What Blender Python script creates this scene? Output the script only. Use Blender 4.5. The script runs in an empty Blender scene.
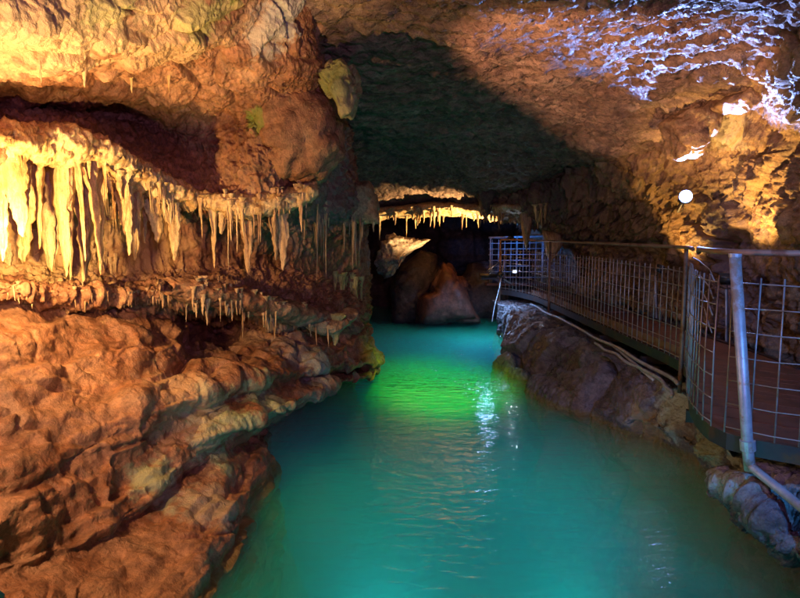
import bpy, bmesh, math, random
import numpy as np
from mathutils import Vector, Matrix
from mathutils.bvhtree import BVHTree

# ------------------------------------------------------------------ camera, world, exposure
SC = bpy.context.scene
COL = SC.collection
CAMZ, FPX = 2.3, 628.0
PITCH = math.atan((299 - 234) / FPX)
cam_d = bpy.data.cameras.new('camera'); cam = bpy.data.objects.new('camera', cam_d); COL.objects.link(cam)
cam.location = (0, 0, CAMZ); cam.rotation_euler = (math.pi / 2 - PITCH, 0, 0)
cam_d.sensor_width = 36; cam_d.lens = 36 * FPX / 800; cam_d.clip_start = 0.05; cam_d.clip_end = 200
SC.camera = cam
W = bpy.data.worlds.new('World'); SC.world = W; W.use_nodes = True
W.node_tree.nodes['Background'].inputs[0].default_value = (0.55, 0.45, 0.6, 1)
W.node_tree.nodes['Background'].inputs[1].default_value = 0.012
SC.view_settings.view_transform = 'Standard'; SC.view_settings.look = 'None'
SC.view_settings.exposure = 0.45; SC.view_settings.gamma = 1
cy = SC.cycles
cy.use_denoising = True; cy.adaptive_threshold = 0.02; cy.max_bounces = 6; cy.diffuse_bounces = 3; cy.glossy_bounces = 3
cy.transparent_max_bounces = 8; cy.volume_bounces = 1; cy.sample_clamp_indirect = 4.0
cy.caustics_reflective = False; cy.caustics_refractive = False

R = random.Random(7)
rng = np.random.default_rng(11)

def P(px, py, d):
    """point seen at photo pixel (px, py) standing d metres ahead"""
    u, v = (px - 400) / FPX, (299 - py) / FPX
    dy = math.cos(PITCH) + v * math.sin(PITCH); dz = -math.sin(PITCH) + v * math.cos(PITCH)
    k = d / dy
    return np.array((u * k, d, CAMZ + dz * k))
def PW(px, py, z=0.0):
    u, v = (px - 400) / FPX, (299 - py) / FPX
    dy = math.cos(PITCH) + v * math.sin(PITCH); dz = -math.sin(PITCH) + v * math.cos(PITCH)
    k = (z - CAMZ) / dz
    return np.array((u * k, dy * k, z))

# ------------------------------------------------------------------ noise
_perm = rng.permutation(256).astype(np.int64)
_grad = rng.normal(size=(256, 3)); _grad /= np.linalg.norm(_grad, axis=1)[:, None]
def pnoise(p):
    i = np.floor(p).astype(np.int64); f = p - i
    u = f * f * f * (f * (f * 6 - 15) + 10)
    out = np.zeros(len(p))
    for dx in (0, 1):
        wx = u[:, 0] if dx else 1 - u[:, 0]
        hx = _perm[(i[:, 0] + dx) & 255]
        for dy in (0, 1):
            wy = u[:, 1] if dy else 1 - u[:, 1]
            hy = _perm[(hx + i[:, 1] + dy) & 255]
            for dz in (0, 1):
                wz = u[:, 2] if dz else 1 - u[:, 2]
                g = _grad[_perm[(hy + i[:, 2] + dz) & 255]]
                out += wx * wy * wz * (g[:, 0] * (f[:, 0] - dx) + g[:, 1] * (f[:, 1] - dy) + g[:, 2] * (f[:, 2] - dz))
    return out * 1.5
def fbm(p, size, octs=4, gain=0.5, ridged=False, st=(1, 1, 1)):
    q = p / size * np.array(st); a, s, n = 1.0, np.zeros(len(p)), 0
    for o in range(octs):
        v = pnoise(q + 17.3 * o)
        if ridged: v = 1 - 2 * np.abs(v) * 1.4
        s += a * v; n += a; a *= gain; q = q * 2.03
    return s / n
def cells(p, size, st=(1, 1, 1)):
    q = p / size * np.array(st); i = np.floor(q).astype(np.int64)
    f1 = np.full(len(p), 9.0); f2 = np.full(len(p), 9.0); hid = np.zeros(len(p), np.int64)
    for dx in (-1, 0, 1):
        for dy in (-1, 0, 1):
            for dz in (-1, 0, 1):
                c = i + (dx, dy, dz)
                h = _perm[(_perm[(_perm[c[:, 0] & 255] + c[:, 1]) & 255] + c[:, 2]) & 255]
                jit = np.stack([_perm[(h + 13) & 255], _perm[(h + 71) & 255], _perm[(h + 139) & 255]], 1) / 255.0
                d = np.linalg.norm(c + jit - q, axis=1)
                m = d < f1
                f2 = np.where(m, f1, np.minimum(f2, d)); hid = np.where(m, h, hid); f1 = np.where(m, d, f1)
    return f1, f2, hid / 255.0
def blocks(p, size, amp, warp=0.25, st=(1, 1, 1), joint=0.5):
    """fractured faces: every cell stands proud or back by its own amount, open joints between"""
    w = np.stack([fbm(p + k * 31.7, size * 1.2, 2) for k in range(3)], 1) * size * warp * 2
    f1, f2, h = cells(p + w, size, st)
    e = np.clip((f2 - f1) / 0.16, 0, 1)
    return amp * ((h - 0.5) * e - joint * (1 - e) ** 2)

# ------------------------------------------------------------------ mesh helpers
def link(name, me, mat=None, parent=None, smooth=True):
    o = bpy.data.objects.new(name, me); COL.objects.link(o)
    if mat and not me.materials: me.materials.append(mat)
    if smooth: me.polygons.foreach_set('use_smooth', np.ones(len(me.polygons), bool))
    if parent: o.parent = parent
    return o
def tag(o, label=None, cat=None, group=None, kind=None):
    if label: o['label'] = label
    if cat: o['category'] = cat
    if group: o['group'] = group
    if kind: o['kind'] = kind
    return o
def empty(name, loc=(0, 0, 0)):
    o = bpy.data.objects.new(name, None); COL.objects.link(o); o.location = Vector(loc); o.empty_display_size = 0.1
    return o
def mesh_quads(name, V, Q):
    me = bpy.data.meshes.new(name)
    V = np.asarray(V, np.float32); Q = np.asarray(Q, np.int32)
    me.vertices.add(len(V)); me.vertices.foreach_set('co', V.ravel())
    me.loops.add(Q.size); me.loops.foreach_set('vertex_index', Q.ravel())
    me.polygons.add(len(Q)); me.polygons.foreach_set('loop_start', np.arange(0, Q.size, Q.shape[1], dtype=np.int32))
    me.update(calc_edges=True); me.validate()
    return me
def grid_quads(nr, nc, wrap=False):
    i = np.arange(nr * nc).reshape(nr, nc)
    if wrap: i = np.concatenate([i, i[:, :1]], 1)
    return np.stack([i[:-1, :-1], i[1:, :-1], i[1:, 1:], i[:-1, 1:]], -1).reshape(-1, 4)
def catmull(A, counts):
    """resample along axis 0 of A (n, ...) with counts[k] steps in span k"""
    out = []; n = len(A)
    for k in range(n - 1):
        p0 = A[max(k - 1, 0)]; p1 = A[k]; p2 = A[k + 1]; p3 = A[min(k + 2, n - 1)]
        m = counts[k]
        t = np.linspace(0, 1, m, endpoint=False).reshape((-1,) + (1,) * (A.ndim - 1))
        c = 0.85
        m1 = (p2 - p0) * 0.5 * c; m2 = (p3 - p1) * 0.5 * c
        t2, t3 = t * t, t * t * t
        out.append((2 * t3 - 3 * t2 + 1) * p1 + (t3 - 2 * t2 + t) * m1 + (-2 * t3 + 3 * t2) * p2 + (t3 - t2) * m2)
    out.append(A[-1:]); return np.concatenate(out, 0)
def normals_of(G):
    du = np.gradient(G, axis=0); dv = np.gradient(G, axis=1)
    n = np.cross(du, dv); n /= np.linalg.norm(n, axis=2)[..., None] + 1e-9
    return n
def loft(C, step=1.5, flip=False, cap=160):
    """control grid (rows, cols, 3) to a fine grid, about step photo-pixels per edge"""
    C = np.array(C, float)
    dist = np.maximum(np.linalg.norm(C - np.array((0, 0, CAMZ)), axis=2), 1.5)
    rl = np.linalg.norm(np.diff(C, axis=0), axis=2) / np.minimum(dist[:-1], dist[1:]) * FPX
    cl = np.linalg.norm(np.diff(C, axis=1), axis=2) / np.minimum(dist[:, :-1], dist[:, 1:]) * FPX
    rc = [int(np.clip(np.percentile(r, 70) / step, 3, cap)) for r in rl]
    cc = [int(np.clip(np.percentile(cl[:, k], 70) / step, 3, cap)) for k in range(cl.shape[1])]
    G = catmull(C, rc); G = np.swapaxes(catmull(np.swapaxes(G, 0, 1), cc), 0, 1)
    return G, rc, cc
def displace(G, fn, sign=1):
    n = normals_of(G) * sign
    f = G.reshape(-1, 3)
    return G + n * fn(f, n.reshape(-1, 3)).reshape(G.shape[0], G.shape[1], 1)
BVHS = []
def rock_sheet(name, G, mat, label=None):
    me = mesh_quads(name, G.reshape(-1, 3), grid_quads(G.shape[0], G.shape[1]))
    o = link(name, me, mat); o['kind'] = 'structure'
    BVHS.append(BVHTree.FromPolygons([tuple(v) for v in G.reshape(-1, 3)], grid_quads(G.shape[0], G.shape[1]).tolist()))
    return o
def hit(px, py, far=30):
    d = Vector(P(px, py, 5.0)) - Vector((0, 0, CAMZ)); d.normalize()
    best = None
    for b in BVHS:
        r = b.ray_cast(Vector((0, 0, CAMZ)), d, far)
        if r[0] is not None and (best is None or r[3] < best[1]): best = (r[0], r[3])
    return np.array(best[0]) if best else None
def settle(name):
    """move each stain and painted light patch of a rock onto the finished surface it belongs to"""
    for d, c in STAIN_AND_LIGHT[name]:
        v = Vector(c) - Vector((0, 0, CAMZ)); r = BVHS[-1].ray_cast(Vector((0, 0, CAMZ)), v.normalized(), 40)
        if r[0] is not None: d.inputs[1].default_value = r[0]
def tube(pts, r, n=8, cap=True):
    pts = [Vector(p) for p in pts]; V, F = [], []
    rs = r if isinstance(r, (list, tuple)) else [r] * len(pts)
    ref = Vector((0, 0, 1))
    for i, p in enumerate(pts):
        t = (pts[min(i + 1, len(pts) - 1)] - pts[max(i - 1, 0)]).normalized()
        a = t.cross(ref if abs(t.z) < 0.95 else Vector((1, 0, 0))).normalized(); b = t.cross(a)
        for k in range(n):
            w = 2 * math.pi * k / n
            V.append(p + (a * math.cos(w) + b * math.sin(w)) * rs[i])
    for i in range(len(pts) - 1):
        for k in range(n):
            k2 = (k + 1) % n
            F.append((i * n + k, i * n + k2, (i + 1) * n + k2, (i + 1) * n + k))
    if cap:
        F.append(tuple(range(n))[::-1]); F.append(tuple((len(pts) - 1) * n + k for k in range(n)))
    return V, F
def pymesh(name, V, F):
    me = bpy.data.meshes.new(name); me.from_pydata([tuple(v) for v in V], [], F); me.update(); return me
def merge(parts):
    V, F = [], []
    for v, f in parts:
        o = len(V); V += list(v); F += [tuple(i + o for i in q) for q in f]
    return V, F
def box_vf(lo, hi, M=None):
    x0, y0, z0 = lo; x1, y1, z1 = hi
    V = [Vector(v) for v in ((x0, y0, z0), (x1, y0, z0), (x1, y1, z0), (x0, y1, z0), (x0, y0, z1), (x1, y0, z1), (x1, y1, z1), (x0, y1, z1))]
    if M: V = [M @ v for v in V]
    return V, [(0, 3, 2, 1), (4, 5, 6, 7), (0, 1, 5, 4), (1, 2, 6, 5), (2, 3, 7, 6), (3, 0, 4, 7)]
def bevel_mesh(me, w, seg=2):
    bm = bmesh.new(); bm.from_mesh(me)
    bmesh.ops.bevel(bm, geom=bm.edges[:], offset=w, segments=seg, affect='EDGES', clamp_overlap=True)
    bm.to_mesh(me); bm.free(); me.update(); return me

# ------------------------------------------------------------------ materials
class NT:
    def __init__(s, name):
        s.m = bpy.data.materials.new(name); s.m.use_nodes = True; s.t = s.m.node_tree; s.n = s.t.nodes; s.n.clear()
        s.out = s.n.new('ShaderNodeOutputMaterial')
    def node(s, ty, ins={}, **kw):
        n = s.n.new(ty)
        for k, v in kw.items(): setattr(n, k, v)
        for k, v in ins.items(): s.set(n.inputs[k], v)
        return n
    def set(s, sock, v):
        if hasattr(v, 'is_linked') or isinstance(v, bpy.types.NodeSocket): s.t.links.new(v, sock)
        else: sock.default_value = v
    def noise(s, vec, scale, detail=4, rough=0.55, dist=0.0):
        return s.node('ShaderNodeTexNoise', {'Vector': vec, 'Scale': scale, 'Detail': detail, 'Roughness': rough, 'Distortion': dist}).outputs['Fac']
    def ramp(s, fac, stops):
        r = s.node('ShaderNodeValToRGB', {'Fac': fac}); e = r.color_ramp.elements
        while len(e) < len(stops): e.new(0.5)
        for k, (p, c) in enumerate(stops):
            e[k].position = p; e[k].color = tuple(c) + (1,) if len(c) == 3 else c
        return r.outputs['Color']
    def math(s, op, a, b=0.0, c=None, clamp=False):
        n = s.node('ShaderNodeMath', operation=op, use_clamp=clamp); s.set(n.inputs[0], a); s.set(n.inputs[1], b)
        if c is not None: s.set(n.inputs[2], c)
        return n.outputs[0]
    def smooth(s, v, lo, hi):
        n = s.node('ShaderNodeMapRange', {'Value': v, 'From Min': lo, 'From Max': hi}, interpolation_type='SMOOTHSTEP')
        return n.outputs['Result']
    def mix(s, fac, a, b, blend='MIX'):
        n = s.node('ShaderNodeMix', data_type='RGBA', blend_type=blend)
        s.set(n.inputs['Factor'], fac)
        s.set(n.inputs[6], a if not isinstance(a, tuple) else a + (1,) * (4 - len(a)))
        s.set(n.inputs[7], b if not isinstance(b, tuple) else b + (1,) * (4 - len(b)))
        return n.outputs[2]
STAIN_AND_LIGHT = {}
def rock_mat(name, cols, size=0.5, stains_and_light=(), band=False, rough=0.55, bump=0.6, grain=28, streak=(1, 1, 1), flat_top=None, fine=0.02):
    t = NT(name)
    geo = t.node('ShaderNodeNewGeometry'); pos = geo.outputs['Position']
    vec = t.node('ShaderNodeMapping', {'Vector': pos, 'Scale': streak}).outputs[0]
    n1 = t.noise(vec, 1 / size, 6, 0.62, 0.6)
    n = len(cols)
    c = t.ramp(n1, [(0.28 + 0.46 * k / max(n - 1, 1), cols[k]) for k in range(n)])
    n2 = t.noise(vec, 5.5 / size, 5, 0.65)
    c = t.mix(0.75, c, t.ramp(n2, [(0.3, (0.20, 0.18, 0.18)), (0.47, (0.68, 0.67, 0.66)), (0.7, (1.35, 1.32, 1.25))]), 'MULTIPLY')
    n3 = t.noise(pos, grain * 2.2, 3, 0.6)
    c = t.mix(0.5, c, t.ramp(n3, [(0.35, (0.5, 0.48, 0.47)), (0.55, (1, 1, 1))]), 'MULTIPLY')
    sn = t.math('SUBTRACT', t.noise(pos, 6.5, 5, 0.65), 0.5) if stains_and_light else None
    for (ctr, rad, col, amt, nz) in stains_and_light:
        d = t.node('ShaderNodeVectorMath', operation='DISTANCE'); t.set(d.inputs[0], pos); d.inputs[1].default_value = tuple(ctr); STAIN_AND_LIGHT.setdefault(name, []).append((d, ctr))
        m = t.smooth(t.math('ADD', d.outputs['Value'], t.math('MULTIPLY', sn, rad * 2.2)), rad, rad * 0.55)
        c = t.mix(t.math('MULTIPLY', m, amt), c, tuple(col))
    if band:
        z = t.node('ShaderNodeSeparateXYZ', {'Vector': pos}).outputs['Z']
        zz = t.math('ADD', z, t.math('MULTIPLY', t.math('SUBTRACT', n2, 0.5), 0.12))
        m = t.math('MULTIPLY', t.smooth(zz, 0.10, 0.03), 0.7)
        c = t.mix(m, c, (0.16, 0.13, 0.03))
    b1 = t.noise(vec, grain * 0.45, 6, 0.68, 0.4); b2 = t.noise(vec, grain * 1.8, 4, 0.65)
    vo = t.node('ShaderNodeTexVoronoi', {'Vector': vec, 'Scale': grain * 0.5, 'Randomness': 1.0}, feature='F1').outputs['Distance']
    h = t.math('ADD', t.math('MULTIPLY', b1, 1.0), t.math('ADD', t.math('MULTIPLY', b2, 0.35), t.math('MULTIPLY', vo, 0.25)))
    bp = t.node('ShaderNodeBump', {'Height': h, 'Strength': bump, 'Distance': fine * 2.2})
    rr = t.smooth(n2, 0.3, 0.75)
    rg = t.math('ADD', rough - 0.22, t.math('MULTIPLY', t.smooth(n1, 0.3, 0.7), 0.42))
    bs = t.node('ShaderNodeBsdfPrincipled', {'Base Color': c, 'Roughness': rg, 'Normal': bp.outputs[0], 'Specular IOR Level': 0.35})
    t.t.links.new(bs.outputs[0], t.out.inputs[0])
    return t.m
def plain_mat(name, col, rough=0.5, metal=0.0, spots=None, bump=0.15, scale=30):
    t = NT(name); pos = t.node('ShaderNodeTexCoord').outputs['Object']
    n = t.noise(pos, scale * 0.4, 5, 0.65)
    c = t.mix(0.6, tuple(col), t.ramp(n, [(0.3, (0.45, 0.45, 0.45)), (0.6, (1.1, 1.1, 1.1))]), 'MULTIPLY')
    if spots: c = t.mix(t.smooth(t.noise(pos, scale * 0.25, 6, 0.7), 0.5, 0.62), c, tuple(spots))
    bp = t.node('ShaderNodeBump', {'Height': t.noise(pos, scale * 2, 4), 'Strength': bump, 'Distance': 0.003})
    bs = t.node('ShaderNodeBsdfPrincipled', {'Base Color': c, 'Roughness': rough, 'Metallic': metal, 'Normal': bp.outputs[0]})
    t.t.links.new(bs.outputs[0], t.out.inputs[0]); return t.m
def glow_mat(name, col, s):
    t = NT(name); e = t.node('ShaderNodeEmission', {'Color': tuple(col) + (1,), 'Strength': s})
    t.t.links.new(e.outputs[0], t.out.inputs[0]); return t.m

GREEN = (0.13, 0.24, 0.03)
PALEG = (0.30, 0.36, 0.20)
M_left = rock_mat('ochre_rock', [(0.15, 0.06, 0.032), (0.30, 0.13, 0.065), (0.40, 0.21, 0.115), (0.52, 0.34, 0.21)], 0.55, stains_and_light=[
    (P(205, 25, 4.6), 0.24, GREEN, 0.85, 7), (P(110, -4, 3.9), 0.26, GREEN, 0.8, 7), (P(262, 122, 5.6), 0.16, GREEN, 0.6, 9), (P(222, 8, 4.7), .2, GREEN, .6, 9),
    (P(275, 30, 5.2), 0.30, (0.42, 0.36, 0.30), 0.8, 5), (P(290, 10, 5.2), 0.3, (0.38, 0.34, 0.30), 0.8, 5),
    (P(60, 20, 3.6), 0.9, (0.56, 0.40, 0.22), 0.6, 3), (P(180, 40, 4.6), 0.6, (0.56, 0.38, 0.20), 0.55, 3),
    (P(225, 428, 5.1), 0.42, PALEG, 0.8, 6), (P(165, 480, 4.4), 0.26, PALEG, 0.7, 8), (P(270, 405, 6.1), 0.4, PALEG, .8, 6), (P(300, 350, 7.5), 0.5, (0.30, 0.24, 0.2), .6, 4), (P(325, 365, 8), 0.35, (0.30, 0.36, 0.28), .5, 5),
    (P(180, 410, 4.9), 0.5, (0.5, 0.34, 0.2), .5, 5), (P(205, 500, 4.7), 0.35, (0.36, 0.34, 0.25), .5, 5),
    (P(50, 225, 5.4), 0.9, (0.62, 0.42, 0.19), .85, 4), (P(140, 240, 6.2), 0.6, (0.55, 0.33, 0.15), .7, 4), (P(340, 210, 8.2), 1.0, (0.17, 0.13, 0.12), .8, 4)], band=True, grain=24, bump=0.7)  # last patch darkens the wall around the straw stalactites
M_ceil = rock_mat('ceiling_rock', [(0.14, 0.085, 0.065), (0.26, 0.16, 0.11), (0.36, 0.235, 0.165), (0.46, 0.34, 0.27)], 0.4, grain=26, bump=1.0, streak=(0.55, 1.2, 1), rough=0.5, fine=0.03)
M_right = rock_mat('umber_rock', [(0.10, 0.055, 0.045), (0.24, 0.14, 0.085), (0.36, 0.235, 0.125), (0.45, 0.34, 0.22)], 0.5, grain=24, bump=0.8, rough=0.45, stains_and_light=[
    (P(555, 190, 12), 1.5, (0.13, 0.075, 0.055), .8, 2), (P(740, 280, 8.4), 1.3, (0.15, 0.10, 0.11), .75, 2.5), (P(720, 130, 8), .5, (0.5, 0.42, 0.27), .6, 5)])  # painted shade on drapery and lower wall, then a painted bright lamp-lit spot
M_bank = rock_mat('bank_rock', [(0.06, 0.05, 0.06), (0.12, 0.10, 0.115), (0.18, 0.155, 0.165), (0.27, 0.24, 0.24)], 0.45, band=True, grain=26, bump=0.8, rough=0.4, stains_and_light=[
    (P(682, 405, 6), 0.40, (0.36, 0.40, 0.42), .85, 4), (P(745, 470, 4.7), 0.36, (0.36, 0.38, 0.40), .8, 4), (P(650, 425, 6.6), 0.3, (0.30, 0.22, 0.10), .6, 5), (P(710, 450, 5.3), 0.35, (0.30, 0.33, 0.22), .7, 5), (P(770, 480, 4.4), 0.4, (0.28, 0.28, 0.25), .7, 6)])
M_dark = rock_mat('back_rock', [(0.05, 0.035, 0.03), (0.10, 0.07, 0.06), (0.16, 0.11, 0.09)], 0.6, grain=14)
M_flow = rock_mat('flowstone', [(0.40, 0.20, 0.07), (0.60, 0.38, 0.16), (0.72, 0.52, 0.27), (0.80, 0.66, 0.42)], 0.16, grain=40, bump=0.45, streak=(1, 1, 0.25), rough=0.4)
M_flow2 = rock_mat('ochre_flowstone', [(0.26, 0.12, 0.06), (0.42, 0.24, 0.12), (0.55, 0.37, 0.21), (0.62, 0.47, 0.30)], 0.16, grain=40, bump=0.45, streak=(1, 1, 0.25), rough=0.45)
M_flow3 = rock_mat('yellow_flowstone', [(0.30, 0.24, 0.08), (0.45, 0.38, 0.14), (0.55, 0.48, 0.22)], 0.14, grain=40, bump=0.45, streak=(1, 1, 0.25), rough=0.45)
M_pale = rock_mat('pale_limestone', [(0.40, 0.30, 0.22), (0.56, 0.44, 0.34), (0.66, 0.56, 0.46)], 0.3, grain=22)
M_tan = rock_mat('tan_limestone', [(0.24, 0.13, 0.07), (0.42, 0.26, 0.14), (0.55, 0.38, 0.22)], 0.22, grain=30)
M_brown = rock_mat('brown_block_rock', [(0.10, 0.04, 0.028), (0.17, 0.07, 0.048), (0.24, 0.11, 0.075)], 0.7, grain=12, bump=0.4)
M_moss = rock_mat('mossy_block_rock', [(0.20, 0.13, 0.07), (0.36, 0.27, 0.14), (0.45, 0.36, 0.20)], 0.25, grain=26, stains_and_light=[(P(330, 82, 5.7), 0.24, (0.20, 0.25, 0.06), .6, 8), (P(345, 100, 5.7), 0.2, (0.30, 0.30, 0.15), .5, 8)])
M_galv = plain_mat('galvanised_steel', (0.38, 0.40, 0.43), 0.45, 0.3, (0.30, 0.22, 0.16))
M_rust = plain_mat('rusty_steel', (0.28, 0.16, 0.11), 0.6, 0.35, (0.18, 0.07, 0.035), scale=24)
M_wire = plain_mat('mesh_wire_steel', (0.30, 0.28, 0.28), 0.45, 0.4, (0.26, 0.16, 0.10), scale=20)
M_beam = plain_mat('dark_steel_beam', (0.045, 0.04, 0.045), 0.5, 0.5, (0.10, 0.05, 0.03), scale=14)
M_deck = plain_mat('rusty_deck_plate', (0.13, 0.048, 0.032), 0.6, 0.1, (0.07, 0.03, 0.025), scale=10, bump=0.4)
M_black = plain_mat('black_lamp_housing', (0.03, 0.03, 0.032), 0.4, 0.2)

# ------------------------------------------------------------------ cave: left wall
L = [
 [(-160,-150,2.6),(0,-150,3.0),(80,-150,3.4),(150,-150,3.8),(215,-150,4.2),(275,-150,4.6),(312,-150,5.0),(325,-140,5.8),(330,-130,7.5)],
 [(-160,25,2.7),(0,10,3.2),(80,12,3.7),(150,15,4.2),(215,15,4.7),(275,10,5.2),(312,10,5.6),(324,25,6.2),(330,30,8)],
 [(-160,45,2.9),(0,36,3.5),(80,64,4.2),(150,60,4.7),(215,58,5.1),(275,74,5.5),(318,66,5.8),(330,75,6.5),(336,80,8.5)],
 [(-160,110,4.2),(0,105,4.9),(80,112,5.7),(150,120,6.3),(208,128,6.2),(262,118,6.0),(318,112,6.3),(342,130,7.4),(346,130,9)],
 [(-160,130,4.0),(0,126,4.7),(80,124,5.3),(150,160,5.9),(215,182,6.05),(265,160,5.9),(318,160,6.6),(350,175,8),(352,175,10)],
 [(-160,150,3.8),(0,150,4.35),(80,160,5.0),(150,188,5.55),(215,203,5.9),(275,204,6.1),(325,206,7.0),(355,206,8.3),(358,206,10.5)],
 [(-160,175,4.6),(0,172,5.2),(80,180,5.8),(150,210,6.4),(215,220,6.8),(275,225,7.2),(325,228,8.2),(360,228,9.2),(362,228,11)],
 [(-160,275,4.7),(0,270,5.3),(80,275,5.9),(150,280,6.5),(215,275,7.0),(275,270,7.6),(330,282,8.8),(364,278,10),(364,270,12)],
 [(-160,290,3.9),(0,288,4.5),(80,293,5.1),(150,295,5.7),(210,297,6.2),(275,310,7.0),(335,316,8.2),(366,312,9.8),(365,300,12)],
 [(-160,305,4.2),(0,303,4.8),(80,309,5.4),(150,312,6.0),(218,326,8.0),(275,328,7.5),(335,332,8.6),(366,328,9.9),(365,320,12)],
 [(-160,345,3.8),(0,335,4.4),(80,342,5.0),(150,342,5.5),(214,350,7.0),(280,347,7.3),(337,340,8.5),(369,342,9.8),(366,335,12)],
 [(-160,420,3.3),(0,400,4.0),(80,390,4.6),(150,378,5.1),(212,374,5.8),(280,362,6.9),(342,350,8.3),(379,357,9.6),(370,350,12)],
 [(-160,520,2.7),(0,470,3.5),(80,446,4.1),(150,414,4.7),(215,390,5.5),(285,374,6.6),(345,366,8.1),(382,364,9.5),(372,357,12)],
 [(-160,560,2.69),(0,500,3.44),(80,474,4.02),(150,438,4.72),(215,410,5.52),(282,388,6.62),(340,372,8.5),(374,369,9.9),(368,360,12)],
 [(-160,600,2.66),(0,560,3.28),(90,535,3.78),(142,500,4.3),(207,440,5.1),(277,411,6.0),(336,384,7.7),(377,372,9.5),(368,362,12)],
 [(-160,620,2.62),(0,580,3.22),(90,548,3.76),(148,512,4.36),(216,450,5.45),(275,419,7.0),(328,385,9),(363,370,11),(360,362,12.5)],
 [(-160,680,2.3),(0,640,2.8),(95,598,3.35),(178,545,4.0),(245,462,5.55),(270,424,7.3),(322,384,9.4),(358,368,11.5),(355,360,13)],
]
C = [[P(*q) for q in row] for row in L]
C.append([PW(*q) for q in ((-130,800),(50,730),(140,670),(208,603),(270,468),(268,426),(318,385),(352,368),(350,360))])
C.append([c + np.array((0.14, -0.05, -0.9)) for c in C[-1]])
C.append([c + np.array((0.5, 0, -1.6)) for c in C[-1]])
G, rc, cc = loft(C, 1.5)
zone = np.zeros(G.shape[0]); acc = np.cumsum([0] + rc)
def rowmask(r0, r1, soft=12):
    i = np.arange(G.shape[0]); a, b = acc[r0], acc[r1]
    return np.clip((i - a + soft) / soft, 0, 1) * np.clip((b - i + soft) / soft, 0, 1)
nc = G.shape[1]
m_fret = np.repeat(rowmask(3, 6), nc); m_alc = np.repeat(rowmask(5, 7), nc); m_clay = np.repeat(rowmask(8, 14, 20), nc)
m_lip = np.repeat(rowmask(7, 9), nc); m_low = np.repeat(rowmask(14, 18), nc); m_up = np.repeat(rowmask(0, 3), nc)
def strata(p, step, amp):
    f = p[:, 2] / step + 0.9 * fbm(p, 0.8, 3); f = f - np.floor(f)
    return amp * (np.minimum(f / 0.8, (1 - f) / 0.2) - 0.5)
def f_left(p, n):
    h = 0.14 * fbm(p, 0.9, 3) + 0.06 * fbm(p, 0.32, 3)
    for m, fn in ((m_up, lambda p: blocks(p, 0.55, 0.09, st=(1, 1, 1.3)) + 0.035 * fbm(p, 0.13, 3, .6) + 0.015 * fbm(p, .05, 2, ridged=True)),
                  (m_fret, lambda p: 0.07 * fbm(p, 0.14, 4, 0.6) + 0.05 * np.maximum(fbm(p, 0.09, 3, .6, ridged=True), 0)),
                  (m_alc, lambda p: 0.06 * fbm(p, 0.18, 4, 0.6) + 0.05 * fbm(p, 0.11, 3, st=(1, 1, 0.25), ridged=True)),
                  (m_lip, lambda p: 0.12 * fbm(p, 0.16, 4, .65) + 0.03 * fbm(p, .06, 2, ridged=True)),
                  (m_clay, lambda p: strata(p, 0.27, 0.05) + strata(p + 3, 0.09, 0.014) + blocks(p, 0.5, 0.12, 0.55, (1, 1, 1.4), 0.12) + 0.05 * fbm(p, 0.5, 3, .5, ridged=True, st=(.6, .6, 1.3)) + 0.045 * fbm(p, 0.26, 4, .5) + 0.010 * fbm(p, 0.06, 3, .6)),
                  (m_low, lambda p: strata(p, 0.24, 0.05) + strata(p + 3, 0.08, 0.012) + blocks(p, 0.6, 0.08, 0.5, (1, 1, 1.5), 0.15) + 0.045 * fbm(p, 0.24, 4, .55) + 0.010 * fbm(p, 0.06, 3, .6))):
        k = m > 0.001
        h[k] += m[k] * fn(p[k])
    return h
nn = normals_of(G); sgn = 1 if (nn[G.shape[0]//2, nc//3] @ (np.array((0, 0, CAMZ)) - G[G.shape[0]//2, nc//3])) > 0 else -1
G = displace(G, f_left, sgn)
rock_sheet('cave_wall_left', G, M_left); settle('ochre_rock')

# ------------------------------------------------------------------ cave: ceiling
xs = np.concatenate([np.linspace(-7, -2.2, 7)[:-1], np.linspace(-2.2, 5.2, 13)]); ys = np.concatenate([np.linspace(-1.5, 3, 4)[:-1], np.linspace(3, 22, 20)])
Cc = []
for y in ys:
    row = []
    for x in xs:
        z = 4.30 - 0.112 * (y - 5.4)
        if y > 11.5: z -= 0.26 * math.exp(-((y - 14.3) / 1.2) ** 2) * (1 if x < 3.2 else 0.4)
        if y > 15.5: z += 0.5 * min((y - 15.5) / 3, 1)
        if x < -1.2: z += 0.25 * (-1.2 - x)
        z += 0.10 * math.sin(x * 1.1 + y * 0.7) + 0.06 * math.sin(2.1 * x - 0.9 * y)
        row.append((x, y, z))
    Cc.append(row)
G, _, _ = loft(Cc, 2.0, cap=90)
def f_ceil(p, n):
    return (0.10 * fbm(p, 0.9, 3) + blocks(p, 0.7, 0.08, 0.3, st=(0.6, 1.3, 1)) + blocks(p + 3, 0.22, 0.035, 0.4, st=(0.6, 1.3, 1)) + 0.065 * fbm(p, 0.24, 3, st=(0.5, 1.4, 1), ridged=True)
            + 0.045 * fbm(p, 0.085, 3, .65, st=(0.5, 1.4, 1), ridged=True))
nn = normals_of(G); sgn = -1 if nn[G.shape[0]//2, G.shape[1]//2][2] > 0 else 1
G = displace(G, f_ceil, sgn)
rock_sheet('cave_ceiling', G, M_ceil)

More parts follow.
